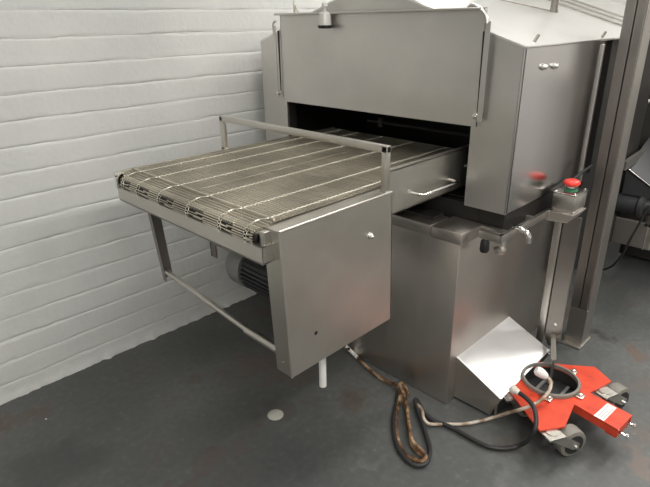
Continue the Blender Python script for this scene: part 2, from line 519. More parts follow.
# nose: ribbed segments between dark gaps; rows of bright chain run along the belt and jog over the bend
CHY_ = [at(px, py, 2, ZB).y for px, py in ((158, 178), (181, 186), (209, 197), (243, 209), (276, 220))]
CHY_[-1] = max(CHY_[-1], BY0 + .022)
CHY_.insert(0, min(CHY_[0] + .115, BY1 - .035))
JOG = .026
edges = [min(y + JOG, BY1 - .008) for y in CHY_] + [BY0 + .006]
for q in range(len(edges) - 1):
    ya, yb = edges[q], edges[q + 1]          # ya > yb
    ym = ya + (yb - ya) * .52
    for (y1, y0, lo) in ((ya - .003, ym, False), (ym, yb + .003, True)):
        bm = NB()
        s = 0.050
        while s < SN:
            upper = s < 0.052 + RN * math.radians(30)
            if upper or lo:
                tube(bm, [bp3(s, y0 + .002 + random.uniform(0, .003), .0015), bp3(s, y1 - .001 - random.uniform(0, .002), .0015)], 0.0023, 6)
            s += 0.0068
        if not lo:
            yc_ = (y0 + y1) / 2
            for (aa, f0, f1) in ((50, 0, .45), (58, .4, 1), (74, 0, 1), (82, .1, .6), (100, .45, 1), (108, 0, 1), (120, 0, .7)):
                tube(bm, [bp3(0.052 + RN * math.radians(aa + random.uniform(-3, 3)), y0 - .002 + (y1 - y0) * f0, -.001), bp3(0.052 + RN * math.radians(aa + random.uniform(-3, 3)), y0 + .002 + (y1 - y0) * f1, -.001)], random.choice((.0014, .0019, .0024)), 6)
            tube(bm, [bp3(0.052 + RN * math.radians(aa), y1 - .004 + random.uniform(-.003, .003), .000) for aa in range(30, 130, 12)], 0.0015, 5)
        obj('nose_segment', bm, 'wire', t, smooth=True, label='ribbed belt segment turning round the nose' if lo else 'open belt segment with cross pins at the nose')
for yq in CHY_:
    bm = NB()
    pts = []
    s = -1.07; kk = 0
    while s < -.005:
        pts.append(bp3(s, yq + (.0035 if kk % 2 else -.0035), .0042)); s += 0.009; kk += 1
    tube(bm, pts, 0.0019, 5)
    tube(bm, [bp3(-.012, yq, .004), bp3(.006, yq + .002, .0045), bp3(.020, yq + JOG * .8, .004), bp3(.034, yq + JOG, .004)], 0.0019, 6, smooth=4)
    pts = []
    for kk in range(30):
        s = .034 + kk * .0048
        if s > SN: break
        pts.append(bp3(s, yq + JOG + (.0045 if kk % 2 else -.0045), .004))
    tube(bm, pts, 0.0015, 5)
    obj('chain_strip', bm, 'chain', t, label='bright zigzag chain row')
# faint straight seam between two chain rows
bm = NB(); yq = (CHY_[2] + CHY_[3]) / 2; tube(bm, [bp3(-1.07, yq, .003), bp3(-.02, yq, .003)], 0.0012, 5)
obj('seam_wire', bm, 'wire', t)
# ridge rod at the bend
bm = NB(); tube(bm, [bp3(0.0, BY0 + .004, .0032), bp3(0.0, BY1 - .004, .0032)], .0036, 8)
obj('bend_rod', bm, 'wire', t, smooth=True)
# guard hoop
GX = 1.318
bm = NB()
box(bm, GX - .010, GX + .010, 1.045, 1.067, .975, 1.128, .002)
box(bm, GX - .010, GX + .010, 1.940, 1.960, .88, 1.128, .002)
box(bm, GX - .010, GX + .012, 1.045, 1.960, 1.106, 1.130, .003)
box(bm, GX - .010, GX + .012, 1.936, 1.964, .985, .995)
obj('guard_hoop', bm, 'frame', t, smooth=True)
# handle on side rail
h0 = V((1.462, 1.062, .930)); h1 = V((1.735, 1.062, .930))
bm = NB()
q0, q1 = 1.478, 1.705
tube(bm, [(q0, 1.064, .935), (q0, 1.040, .935), (q0 + .003, 1.028, .935), (q0 + .014, 1.020, .935), (q1 - .014, 1.020, .935), (q1 - .003, 1.028, .935), (q1, 1.040, .935), (q1, 1.064, .935)], .0055, 10)
obj('handle', bm, 'chrome', t, smooth=True)
bm = NB(); lathe(bm, (1.83, 1.062, .965), (0, -1, 0), [(0, .008), (.004, .008), (.006, .004)], 14); obj('bolt', bm, 'chrome', t, smooth=True)
# hanging leg, tie rod
bm = NB()
prism(bm, [(CX0 + .085, 1.905, .884), (CX0 + .135, 1.905, .884), (CX0 + .158, 1.905, .530), (CX0 + .116, 1.905, .506)], (0, .004, 0))
prism(bm, [(CX0 + .085, 1.905, .884), (CX0 + .116, 1.905, .506), (CX0 + .116, 1.885, .506), (CX0 + .085, 1.885, .884)], (.003, 0, 0))
obj('leg', bm, 'dark_steel', t)
bm = NB(); tube(bm, [(CX0 + .125, 1.890, .548), (.885, YC + .20, .552)], .0105, 12)
tube(bm, [(.887, YC + .24, .5525), (.884, YC + .02, .552)], .0150, 12)
lathe(bm, (CX0 + .125, 1.885, .548), (0, -1, 0), [(0, .012), (.006, .012)], 12)
obj('tie_rod', bm, 'frame', t, smooth=True)
# drive motor below the belt, axis along y
mc = V((1.10, 0, .640))
mot = NB()
lathe(mot, (mc.x, 1.50, mc.z), (0, -1, 0), [(0, .070), (.02, .072), (.33, .072), (.34, .05), (.43, .05)], 32)
motor = obj('drive_motor', mot, 'motor_dark', t, smooth=True, label='dark finned motor body')
bm = NB()
for a_ in range(0, 360, 12):
    a2 = math.radians(a_); d = V((math.cos(a2), 0, math.sin(a2)))
    o1 = V((mc.x, 1.485, mc.z)) + d * .070; o2 = V((mc.x, 1.18, mc.z)) + d * .070
    obox(bm, o1 + d * .006, o2 + d * .006, .004, .014, up=d)
obj('cooling_fin', bm, 'motor_dark', motor)
bm = NB(); lathe(bm, (mc.x, 1.492, mc.z), (0, 1, 0), [(0, .085), (.07, .085), (.086, .078), (.088, .05), (.089, .02)], 32)
obj('fan_cowl', bm, 'motor', motor, smooth=True, label='light grey fan cowl')
bm = NB(); box(bm, mc.x - .05, mc.x + .05, 1.25, 1.36, mc.z + .07, mc.z + .13, .006); obj('terminal_box', bm, 'motor_dark', motor)
bm = NB(); tube(bm, [(mc.x, 1.58, mc.z), (mc.x, 1.60, mc.z)], .014, 12); obj('shaft_cap', bm, 'motor_dark', motor, smooth=True)
bm = NB(); box(bm, 1.075, 1.081, 1.720, 1.757, .615, .90); box(bm, 1.075, 1.10, 1.752, 1.758, .615, .90)
tube(bm, [(1.08, 1.72, .68), (1.08, 1.60, .68)], .010, 10)
obj('motor_bracket', bm, 'dark_steel', t)
# wire below motor and white drain pipe
bm = NB(); tube(bm, [(1.08, 1.36, .56), (1.078, 1.36, .50), (1.08, 1.355, .44), (1.10, 1.34, .40)], .005, 8, smooth=4); obj('motor_lead', bm, 'hose', t, smooth=True)
bm = NB(); tube(bm, [(1.118, 1.16, .80), (1.118, 1.16, .262)], .0135, 18)
obj('drain_pipe', bm, 'white_plastic', t, smooth=True, label='short white plastic drain pipe')
bm = NB(); prism(bm, [(.885, BY0 - .01, .62), (1.34, BY0 - .01, .62), (1.34, BY0 - .01, .89), (.875, BY0 - .01, .89)], (0, -.003, 0)); obj('inner_panel', bm, 'frame', t)
for xx in (1.0, 1.3, 1.6, 1.9):
    bm = NB(); box(bm, xx - .015, xx + .015, 1.13, BY1 + .006, .90, .955); obj('cross_member', bm, 'dark_steel', t)

# ---------------------------------------------------------------- tunnel machine
t = thing('tunnel_machine', 'large stainless steel tunnel machine with hatch, gabled hood and floor tank', 'machine', (2.1, 1.5, 0))
HX0, HX1 = 1.733, 2.52
HY0, HY1 = 0.836, 2.182
ZH0, ZH1 = 0.84, 1.410
OY0, OY1, OZ = 1.005, 2.005, 1.142
ROOF_S = 0.33
YM = (HY0 + HY1) / 2
CHY = 0.36


def rz(y): return ZH1 + ROOF_S * (min(y - HY0, HY1 - y))


T = .012
bm = NB()
# front: right post, left post, header with gable
box(bm, HX0, HX0 + T, HY0, OY0, ZH0, OZ)
box(bm, HX0, HX0 + T, OY1, HY1, ZH0, OZ)
prism(bm, [(HX0, HY0, OZ), (HX0, HY1, OZ), (HX0, HY1, ZH1), (HX0, YM, rz(YM)), (HX0, HY0, ZH1)], (T, 0, 0))
# returns inside the opening
hood = obj('hood_front', bm, 'hood', t)
bm = NB()
box(bm, HX0 + .0005, 2.395, HY0, HY0 + T, ZH0 + .002, ZH1 - .001, 0)
tube(bm, [(HX0 + .003, HY0 + .003, ZH0), (HX0 + .003, HY0 + .003, ZH1 - .002)], .0045, 10)
tube(bm, [(HX0 + .003, HY0 + .0035, ZH1 - .004), (2.50, HY0 + .0035, ZH1 - .004)], .005, 10)
side = obj('side_panel', bm, 'side', t, smooth=True, label='smooth reflective side panel')
bm = NB(); box(bm, HX0 + T, HX1, HY1 - T, HY1, ZH0, ZH1); obj('side_panel', bm, 'hood', t)
bm = NB(); box(bm, HX1 - .01, HX1, HY0, HY1, ZH0, ZH1); obj('rear_panel', bm, 'shade_dark', t)
bm = NB(); box(bm, 2.397, 2.414, HY0 - .008, HY0 + .02, ZH0 - .02, ZH1 - .02, .002); obj('edge_trim', bm, 'hood', t)
bm = NB(); box(bm, 2.414, HX1 - .012, HY0 + .02, HY0 + .03, ZH0, ZH1 - .01); obj('recess_panel', bm, 'dark_steel', t)
for (px, py) in ((543, 67), (554, 66)):
    p = at(px, py, 1, HY0)
    bm = NB(); lathe(bm, p, (0, -1, 0), [(0, .012), (.002, .012), (.003, .010), (.010, .009), (.014, .006), (.016, .002)], 20)
    obj('dome_bolt', bm, 'chrome', side, smooth=True, label='shiny domed bolt')
# inner chamber
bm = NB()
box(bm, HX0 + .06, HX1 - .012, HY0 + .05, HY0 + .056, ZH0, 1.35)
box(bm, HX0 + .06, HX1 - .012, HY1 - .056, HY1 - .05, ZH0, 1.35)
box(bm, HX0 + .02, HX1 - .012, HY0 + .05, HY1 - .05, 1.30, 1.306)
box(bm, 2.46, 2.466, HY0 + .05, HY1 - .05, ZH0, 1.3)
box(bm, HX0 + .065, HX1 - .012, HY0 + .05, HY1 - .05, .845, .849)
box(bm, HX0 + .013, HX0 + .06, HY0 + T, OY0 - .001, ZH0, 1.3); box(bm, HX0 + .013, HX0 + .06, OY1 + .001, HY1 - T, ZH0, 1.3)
chamber = obj('inner_chamber', bm, 'shade_dark', t)
bm = NB(); tube(bm, [(1.95, 1.68, 1.055), (1.95, 1.05, 1.055)], .007, 10); lathe(bm, (1.95, 1.60, 1.035), (0, 0, 1), [(0, .014), (.04, .014)], 12)
obj('spray_pipe', bm, 'shade_dark', chamber, smooth=True)
# roof: two slopes meeting the chimney
bm = NB()
for sgn in (0, 1):
    ye = HY0 if sgn == 0 else HY1
    a = V((HX0 - .001, ye, ZH1)); b_ = V((HX1 + 1.35, ye, ZH1)); c_ = V((HX1 + 1.35, YM, rz(YM))); d_ = V((HX0 - .001, YM, rz(YM)))
    prism(bm, [a, b_, c_, d_], (0, 0, -.006))
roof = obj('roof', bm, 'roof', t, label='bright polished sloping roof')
bm = NB(); box(bm, HX1 + .002, 3.30, HY0 + .03, HY1 - .002, .30, ZH1 - .007); obj('rear_housing', bm, 'shade_dark', t)  # unseen block reaching down to darken the gap behind the hood
bm = NB()
tube(bm, [(2.63, 1.155, 1.505), (2.63, 1.155, 1.95)], .016, 14); lathe(bm, (2.63, 1.155, 1.503), (0, 0, 1), [(0, .019), (.02, .019)], 14)
obj('vent_rod', bm, 'dark_steel', roof, smooth=True)
for (xx, yy, tl) in ((1.848, .866, (.0, .012)), (2.417, .852, (.022, .0)), (1.98, 1.19, (.0, .012))):
    z = rz(yy)
    bm = NB(); tube(bm, [(xx, yy, z - .004), (xx + .020, yy - .006, z + .020)], .0055, 10)
    obj('stud', bm, 'dark_steel', roof, smooth=True)
bm = NB(); tube(bm, [(2.62, 1.16, rz(1.16) + .002), (2.30, 1.40, rz(1.40) + .002)], .0025, 6); obj('seam', bm, 'dark_steel', roof)
for k in range(3):
    bm = NB(); prism(bm, [(2.93 + k * .16, .90, rz(.90) + .001), (2.96 + k * .16, .90, rz(.90) + .001), (2.96 + k * .16, 1.47, rz(1.47) + .001), (2.93 + k * .16, 1.47, rz(1.47) + .001)], (0, 0, .006))
    obj('reflection_streak', bm, 'column', roof)  # grey strips standing in for reflection streaks on the shiny roof
# hatch on the front face
HT = 1.528
bm = NB()
PX = HX0 - .010
box(bm, PX, PX + .003, .978, 2.018, OZ - .002, HT, 0)
box(bm, PX - .022, PX + .003, .99, 2.030, HT - .003, HT, 0)
tube(bm, [(PX - .021, .99, HT - .004), (PX - .021, 2.030, HT - .004)], .005, 10)
box(bm, PX, PX + .012, .978, .981, OZ, HT - .03); box(bm, PX, PX + .012, 2.015, 2.018, OZ, HT - .01)
hatch = obj('hatch', bm, 'hood', t, smooth=True)
# lift arms
for yy, w, hook in ((.962, .018, 1), (2.044, .009, 0)):
    bm = NB()
    zt = 1.485 if hook else 1.475
    obox(bm, (PX - .012, yy, 1.16), (PX - .012, yy, zt), w, .003, up=V((1, 0, 0)))
    if hook:
        pts = [V((PX - .012, yy + .004, zt - .006)), V((PX - .012, yy + .010, 1.500)), V((PX - .012, yy + .026, 1.518)), V((PX - .012, yy + .046, 1.531)), V((PX - .012, yy + .066, 1.535)), V((PX - .012, yy + .080, 1.527))]
        tube(bm, pts, .006, 10, smooth=4)
    else:
        pts = [V((PX - .010, yy + .010, 1.43)), V((PX - .010, yy + .014, 1.475)), V((PX - .010, yy + .006, 1.492)), V((PX - .010, yy - .010, 1.495))]
        tube(bm, pts, .0045, 8, smooth=4)
    arm = obj('lift_arm', bm, 'hood', hatch, smooth=True)
    bm = NB(); yb = yy + (.018 if hook else -.004)
    lathe(bm, (PX - .002, yb, 1.178), (-1, 0, 0), [(0, .012), (.004, .012), (.005, .008), (.016, .008), (.018, .004)], 16)
    obj('bolt', bm, 'chrome', arm, smooth=True)
    bm = NB(); yb = yy + (.016 if hook else -.012)
    prism(bm, [(PX - .0035, yb - .002, 1.19), (PX - .0035, yb + .002, 1.19), (PX - .0035, yb + .0055, 1.455), (PX - .0035, yb - .0055, 1.455)], (.003, 0, 0))
    obj('slot', bm, 'black', arm, label='narrow dark slot')
# hanging sight knob on hatch lip
p = at(325, 27, 0, PX - .034)
bm = NB(); lathe(bm, p, (0, 0, 1), [(0, .026), (.004, .028), (.016, .027), (.030, .026), (.052, .024), (.058, .013), (.060, .006), (.075, .006), (.078, .013), (.090, .012), (.094, .004)], 24)
kn = obj('clamp_knob', bm, 'clear', hatch, smooth=True, label='small cloudy bell-shaped knob')
bm = NB(); lathe(bm, p + V((0, 0, -.006)), (0, 0, 1), [(0, .020), (.002, .028), (.010, .031), (.013, .028)], 24); obj('rim', bm, 'black', kn, smooth=True)
# chimney / upper duct behind the gable
bm = NB(); box(bm, 1.95, 2.32, 1.38, 1.62, 1.5, CEIL - .002, .004); obj('exhaust_duct', bm, 'hood', t)
# tank
TX0, TX1, TY0, TY1 = 1.622, 2.60, .942, 1.86
bm = NB(); box(bm, TX0, TX1, TY0, TY1, 0.002, .735, .004); tank = obj('tank', bm, 'tank', t, smooth=True)
bm = NB(); box(bm, TX0 - .010, 1.765, TY0 - .010, 1.066, .728, .775, .006); obj('tank_lid', bm, 'tank', t, smooth=True)
bm = NB(); box(bm, TX0 - .006, 1.745, 1.070, TY1 + .006, .728, .775, .006); obj('tank_lid', bm, 'tank', t, smooth=True)
bm = NB(); box(bm, 1.766, TX1, TY0 + .002, TY1, .7355, .745); obj('tank_shade_sheet', bm, 'shade_dark', t)  # black sheet on the tank top, painting the shade under the hood
bm = NB(); box(bm, 1.66, 1.73, 1.09, TY1, .775, .790); obj('tank_rib', bm, 'shade_dark', t)
bm = NB(); box(bm, HX0 + .035, 2.46, .96, HY1 - .33, .746, .838); box(bm, 1.772, 2.46, .856, .965, .742, .838); obj('shade_block', bm, 'shade_dark', t)  # added black block, painting the dark gap between hood and tank
# bracket rail beside the hood
bm = NB()
RY = .812
box(bm, 1.674, 1.678, RY, .900, .753, .785, .001)
box(bm, 1.674, 2.07, RY, RY + .004, .753, .785, .001)
box(bm, 1.674, 2.07, RY, RY + .009, .782, .785)
box(bm, 1.674, 1.694, RY, .900, .782, .785)
box(bm, 1.74, 1.76, RY + .004, TY0 - .011, .755, .775); box(bm, 1.95, 1.97, RY + .004, TY0 - .011, .755, .775)
br = obj('bracket_rail', bm, 'frame', t, smooth=True)
bm = NB(); tube(bm, [(1.802, RY + .02, .775), (1.802, RY - .012, .775), (1.802, RY - .038, .763), (1.805, RY - .045, .730)], .0105, 12, smooth=5)
obj('outlet_spout', bm, 'chrome', t, smooth=True)
bm = NB(); tube(bm, [(1.755, RY + .03, .760), (1.755, RY + .03, .697)], .013, 14); lathe(bm, (1.735, RY + .03, .697), (0, 0, 1), [(-.006, .02), (0, .024), (.01, .024), (.014, .012)], 18)
obj('drain_valve', bm, 'frame', t, smooth=True)
bm = NB(); lathe(bm, (1.690, .880, .698), (0, 0, 1), [(0, .014), (.01, .018), (.04, .016), (.055, .010)], 16); obj('valve_knob', bm, 'black', t, smooth=True)
# emergency stop box on its post
ex, ey, ez = 2.125, .765, .853
bm = NB()
box(bm, ex - .055, ex + .055, ey - .045, ey + .045, ez - .062, ez, .003)
sb = obj('control_box', bm, 'frame', t, smooth=True)
bm = NB(); box(bm, ex - .058, ex + .058, ey - .048, ey + .048, ez, ez + .006, .002); obj('box_lid', bm, 'side', sb, smooth=True)
for dx in (-.047, .047):
    for dy in (-.037, .037):
        bm = NB(); lathe(bm, (ex + dx, ey + dy, ez + .006), (0, 0, 1), [(0, .005), (.003, .005), (.004, .003)], 10); obj('screw', bm, 'chrome', sb, smooth=True)
bm = NB(); lathe(bm, (ex, ey, ez + .006), (0, 0, 1), [(0, .026), (.004, .026), (.005, .021), (.008, .021)], 24); obj('collar', bm, 'green', sb, smooth=True, label='small green collar')
bm = NB(); lathe(bm, (ex, ey, ez + .016), (0, 0, 1), [(0, .013), (.010, .013), (.012, .015)], 20); obj('stem', bm, 'white_plastic', sb, smooth=True)
bm = NB(); lathe(bm, (ex, ey, ez + .024), (0, 0, 1), [(0, .018), (.004, .026), (.010, .031), (.016, .031), (.022, .027), (.026, .018), (.027, .004)], 28); obj('stop_button', bm, 'button', sb, smooth=True, label='red mushroom push button')
bm = NB()
prism(bm, [(ex - .065, ey + .055, .780), (ex - .065, ey - .05, .780), (ex - .065, ey - .03, .745), (ex - .065, ey + .055, .738)], (.13, 0, 0), .002)
box(bm, ex - .05, ex + .05, ey - .04, ey + .04, .779, .793)
tube(bm, [(ex + .055, ey - .02, .82), (ex + .075, ey - .02, .82)], .008, 10)
obj('box_bracket', bm, 'tank', t)
bm = NB(); tube(bm, [(ex + .05, ey + .03, .84), (ex + .10, ey + .05, .855), (2.30, .800, .885), (2.385, .79, .905)], .006, 8, smooth=5); obj('stop_cable', bm, 'rubber', t, smooth=True)
# upright posts under the bracket
bm = NB(); box(bm, 2.165, 2.190, .792, .825, .111, .742, .004); obj('post', bm, 'column', t, smooth=True)
bm = NB(); prism(bm, [(2.16, .785, .742), (2.16, .718, .742), (2.16, .718, .160), (2.16, .733, .12), (2.16, .765, .12), (2.16, .785, .160)], (.012, 0, 0)); box(bm, 2.172, 2.20, .781, .785, .16, .742)
post = obj('post', bm, 'dark_steel', t)
bm = NB(); lathe(bm, (2.16, .745, .24), (-1, 0, 0), [(0, .007), (.004, .007), (.005, .004)], 12); obj('bolt', bm, 'chrome', post, smooth=True)
fp = at(550, 381, 2, .075)
bm = NB(); tube(bm, [fp + V((0, 0, .11)), fp], .007, 10); lathe(bm, fp - V((0, 0, .006)), (0, 0, 1), [(0, .017), (.006, .017), (.008, .010)], 16)
obox(bm, fp + V((0, 0, .106)), V((2.16, .75, .185)), .02, .008)
obj('levelling_foot', bm, 'frame', t, smooth=True)
# slanted box on the tank side
bx0, bx1 = 1.668, 2.128
A = V((bx0, TY0, .215)); Bq = V((bx1 - .17, TY0, .215))
bm = NB()
L = .0
Apt = at(457, 357, 1, TY0); Bpt = V((2.115, TY0, Apt.z + .004))
Dpt = Apt + V((-.012, -.212, -.088)); Cpt = Bpt + V((-.006, -.205, -.084))
prism(bm, [Apt, Bpt, Cpt, Dpt], (0, 0, -.004))
tube(bm, [Apt, Dpt], .003, 8); tube(bm, [Dpt, Cpt], .003, 8)
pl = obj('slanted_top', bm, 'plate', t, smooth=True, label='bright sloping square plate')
bm = NB()
g = V((0.004, 0, -.005))
prism(bm, [Apt + g, Dpt + g, V((Apt.x + .004, Dpt.y + .045, .012)), V((Apt.x + .004, TY0 - .001, .012))], (.003, 0, 0))
g2 = V((Bpt.x - Apt.x - .01, 0, 0))
prism(bm, [Apt + g + g2, Dpt + g + g2, V((Bpt.x - .006, Dpt.y + .045, .012)), V((Bpt.x - .006, TY0 - .001, .012))], (.003, 0, 0))
prism(bm, [Dpt + g + V((.02, .02, .004)), Cpt + g + V((-.06, .02, .004)), V((Cpt.x - .06, Dpt.y + .05, .012)), V((Apt.x + .02, Dpt.y + .05, .012))], (0, .003, 0))
obj('pump_housing', bm, 'tank', t, label='dull steel housing under the plate')
bm = NB(); tube(bm, [(1.70, Dpt.y + .03, .10), (1.70, Dpt.y + .03, .012)], .006, 8); obj('leg', bm, 'frame', t, smooth=True)

# ---------------------------------------------------------------- steel column
cl = at(564, 341, 2, 0); cr = at(581, 347, 2, 0); cb = at(591, 340, 2, 0)
kx0, kx1 = (cl.x + cr.x) / 2 - .004, cb.x
ky0, ky1 = cr.y, cl.y
t = thing('steel_column', 'tall square steel upright with grooved face standing beside the tunnel machine', 'column', ((kx0 + kx1) / 2, (ky0 + ky1) / 2, 0))
bm = NB()
w = ky1 - ky0
box(bm, kx0 + .012, kx1, ky0, ky1, 0.012, CEIL - .001, .003)
body = obj('shaft', bm, 'column', t)
for (a, b_) in ((0.06, .46), (.52, 1.0)):
    bm = NB(); box(bm, kx0, kx0 + .014, ky0 + w * a, ky0 + w * b_, .20, CEIL - .002, .002); obj('face_strip', bm, 'dark_steel', t)
bm = NB(); box(bm, kx0 + .002, kx0 + .014, ky0, ky1, .012, .20, .002); obj('foot_cover', bm, 'column', t)
bm = NB(); box(bm, kx0 + .009, kx0 + .0115, ky0 + w * .465, ky0 + w * .515, .20, CEIL - .003); obj('groove', bm, 'shade_dark', t)
bm = NB(); box(bm, kx0 - .03, kx1 + .01, ky0 - .006, ky1 + .02, .0015, .012, .002); obj('base_plate', bm, 'frame', t)

# ---------------------------------------------------------------- red wheeled skate
t = thing('machine_skate', 'red painted steel skate on grey castors under the machine foot', 'skate', (1.88, .58, 0))
ZP = .128
poly = [(2.124, .547), (2.070, .462), (1.938, .497), (1.912, .335), (1.796, .344), (1.826, .512), (1.681, .488), (1.600, .545), (1.735, .735), (1.80, .768), (1.975, .768), (2.055, .641)]
rc = at(551, 378, 2, ZP + .016); rc.z = 0; RR = .112
bm = NB()
NH = 48
hole = [(rc.x + (RR - .006) * math.cos(2 * math.pi * k / NH), rc.y + (RR - .006) * math.sin(2 * math.pi * k / NH)) for k in range(NH)]
n_ = len(poly)
t2 = bmesh.new()
ov = [t2.verts.new((x, y, ZP)) for x, y in poly]
hv = [t2.verts.new((x, y, ZP)) for x, y in hole]
oe = [t2.edges.new((ov[k], ov[(k + 1) % n_])) for k in range(n_)] + [t2.edges.new((hv[k], hv[(k + 1) % NH])) for k in range(NH)]
bmesh.ops.triangle_fill(t2, edges=oe, use_beauty=True, use_dissolve=False)
ext = bmesh.ops.extrude_face_region(t2, geom=t2.faces[:])
bmesh.ops.translate(t2, verts=[g for g in ext['geom'] if isinstance(g, bmesh.types.BMVert)], vec=(0, 0, -.007))
merge(bm, t2)
# folded skirts on the far and side edges
prism(bm, [(1.912, .335, ZP - .004), (1.938, .497, ZP - .004), (1.938, .497, ZP - .035), (1.912, .335, ZP - .035)], (-.004, 0, 0))
prism(bm, [(1.796, .344, ZP - .004), (1.826, .512, ZP - .004), (1.826, .512, ZP - .035), (1.796, .344, ZP - .035)], (.004, 0, 0))
plate = obj('base_plate', bm, 'red', t)
bm = NB(); prism(bm, [(1.905, .340, ZP - .008), (1.806, .349, ZP - .008), (1.812, .390, ZP - .008), (1.911, .380, ZP - .008)], (0, 0, -.04)); obj('tow_block', bm, 'red', t)
bm = NB(); prism(bm, [(1.806, .398, ZP + .0003), (1.913, .390, ZP + .0003), (1.918, .425, ZP + .0003), (1.811, .436, ZP + .0003)], (0, 0, .0008))
st = obj('sticker', bm, 'label', plate, label='white rectangular sticker')
bm = NB()
for k in range(3):
    a = V((1.816 + k * .002, .404 + k * .010, ZP + .0013)); obox(bm, a, a + V((.085 if k != 1 else .06, -.0075, 0)), .0035, .0004)
obj('print_line', bm, 'grey_print', st)
for bx in (1.818, 1.893):
    bm = NB(); tube(bm, [(bx, .350, ZP - .025), (bx - .004, .312, ZP - .025)], .005, 8); lathe(bm, (bx - .003, .322, ZP - .025), (0, -1, 0), [(0, .009), (.008, .009)], 6); obj('bolt', bm, 'chrome', t, smooth=True)

bm = NB()
nn = 48
for (ra, rb, z0, z1) in ((RR - .010, RR, ZP - .0, ZP + .016),):
    ring = []
    for k in range(nn):
        a = 2 * math.pi * k / nn; c_, s_ = math.cos(a), math.sin(a)
        ring.append([bm.verts.new((rc.x + r0 * c_, rc.y + r0 * s_, z)) for r0, z in ((ra, z0), (ra, z1), (rb - .003, z1), (rb, z1 - .003), (rb, z0))])
    for k in range(nn):
        a, b_ = ring[k], ring[(k + 1) % nn]
        for q in range(5):
            bm.faces.new((a[q], a[(q + 1) % 5], b_[(q + 1) % 5], b_[q]))
obj('turntable_ring', bm, 'wheel', t, smooth=True, label='worn grey metal ring')
bm = NB(); lathe(bm, rc + V((0, 0, .060)), (0, 0, 1), [(0, RR - .004), (.006, RR - .004), (.008, .05), (.007, .02)], 40); obj('foot_tray', bm, 'rubber', t, smooth=True)
bm = NB()
for sg in (-1, 1): obox(bm, rc + V((-.09, sg * .045, .072)), rc + V((.09, sg * .045, .072)), .012, .008)
obj('tray_rib', bm, 'motor', t)
bm = NB()
for k in range(nn):
    a1_, a2_ = 2 * math.pi * k / nn, 2 * math.pi * (k + 1) / nn
    q = [rc + V((math.cos(a) * (RR - .005), math.sin(a) * (RR - .005), z)) for a, z in ((a1_, .060), (a2_, .060), (a2_, ZP), (a1_, ZP))]
    bm.faces.new([bm.verts.new(v) for v in q])
obj('tray_wall', bm, 'rubber', t, smooth=True)
for a_ in (-20, 200, 262):
    a = math.radians(a_); p = rc + V((math.cos(a) * (RR + .014), math.sin(a) * (RR + .014), ZP))
    bm = NB(); box(bm, p.x - .016, p.x + .016, p.y - .014, p.y + .014, ZP, ZP + .008, .002); lathe(bm, p + V((0, 0, .008)), (0, 0, 1), [(0, .009), (.008, .009), (.010, .005)], 12)
    obj('clamp', bm, 'frame', t, smooth=True)


def castor(name, c, ang, r=.056, w=.052, tr=.085):
    cs, sn = math.cos(ang), math.sin(ang)
    ax = V((cs, sn, 0)); fw = V((-sn, cs, 0)); c = V(c)
    bm = NB(); lathe(bm, c - ax * (w / 2), ax, [(0, r * .86), (.003, r * .97), (.010, r), (w - .010, r), (w - .003, r * .97), (w, r * .86)], 36)
    cz = obj('castor', bm, 'wheel', t, smooth=True, label='worn grey castor wheel')
    for sg in (-1, 1):
        bm = NB(); lathe(bm, c + ax * (sg * (w / 2 + .0005)), ax * sg, [(0, r * .72), (.0015, r * .70), (.002, r * .45)], 28); obj('hub', bm, 'rubber', cz, smooth=True)
    bm = NB()
    for sg in (-1, 1):
        o_ = ax * (sg * (w / 2 + .006))
        top = c + fw * tr; top.z = ZP - .010
        q = [c + o_ + V((0, 0, -.014)) - fw * .012, c + o_ + V((0, 0, .010)) - fw * .016, top + o_ - fw * .030, top + o_ + fw * .035, c + o_ + fw * .014 + V((0, 0, -.010))]
        prism(bm, q, ax * (sg * .004))
    top = c + fw * tr; top.z = ZP - .014
    obox(bm, top - fw * .032, top + fw * .037, w + .02, .006)
    lathe(bm, top, (0, 0, 1), [(0, .022), (.007, .022)], 18)
    obj('fork', bm, 'frame', cz, smooth=False, label='steel castor fork')
    bm = NB(); tube(bm, [c - ax * (w / 2 + .018), c + ax * (w / 2 + .018)], .007, 10); obj('axle', bm, 'chrome', cz, smooth=True)


castor('castor', at(569, 440, 2, .056) * 1.0, math.radians(63))
castor('castor', at(616, 397, 2, .056) * 1.0, math.radians(72))
castor('castor', V((1.80, .68, .056)), math.radians(60))

# ---------------------------------------------------------------- cables and hose
cz = .012


def fl(px, py, z=.012): return at(px, py, 2, z)


bm = NB()
tube(bm, [V((1.56, 1.60, .10)), at(346, 347, 2, .06), fl(352, 352), fl(364, 364), fl(376, 375), fl(390, 383), fl(398, 386, .03), fl(404, 402, .02), fl(408, 418), fl(410, 435), fl(414, 448), fl(425, 458)], .0075, 10, smooth=6)
hz = obj('pale_hose', bm, ['brown'], smooth=True)
hz.name = 'water_hose'
bm = NB(); tube(bm, [at(345.5, 346, 2, .066), fl(353, 353, .016), fl(357, 357, .014)], .0088, 10, smooth=4); obj('sleeve', bm, 'white_plastic', hz, smooth=True, label='white hose sleeve')
tag(hz, 'pale and brown stained hose running from under the conveyor cover to the coil', 'hose')
bm = NB()
tube(bm, [fl(399, 384, .030), fl(400, 396, .02), fl(397, 410), fl(396, 425), fl(398, 440), fl(404, 452), fl(413, 459), fl(422, 461, .02), fl(426, 456, .03), fl(420, 449, .034), fl(412, 440, .03), fl(409, 424, .03), fl(407, 408, .035), fl(404, 394, .04), fl(400, 385, .045), fl(403, 384, .03), fl(409, 394, .02)], .0075, 10, smooth=6)
o = obj('power_cable', bm, 'brown', smooth=True)
tag(o, 'brown stained cable coiled in long loops on floor in front of the tank', 'cable')
bm = NB()
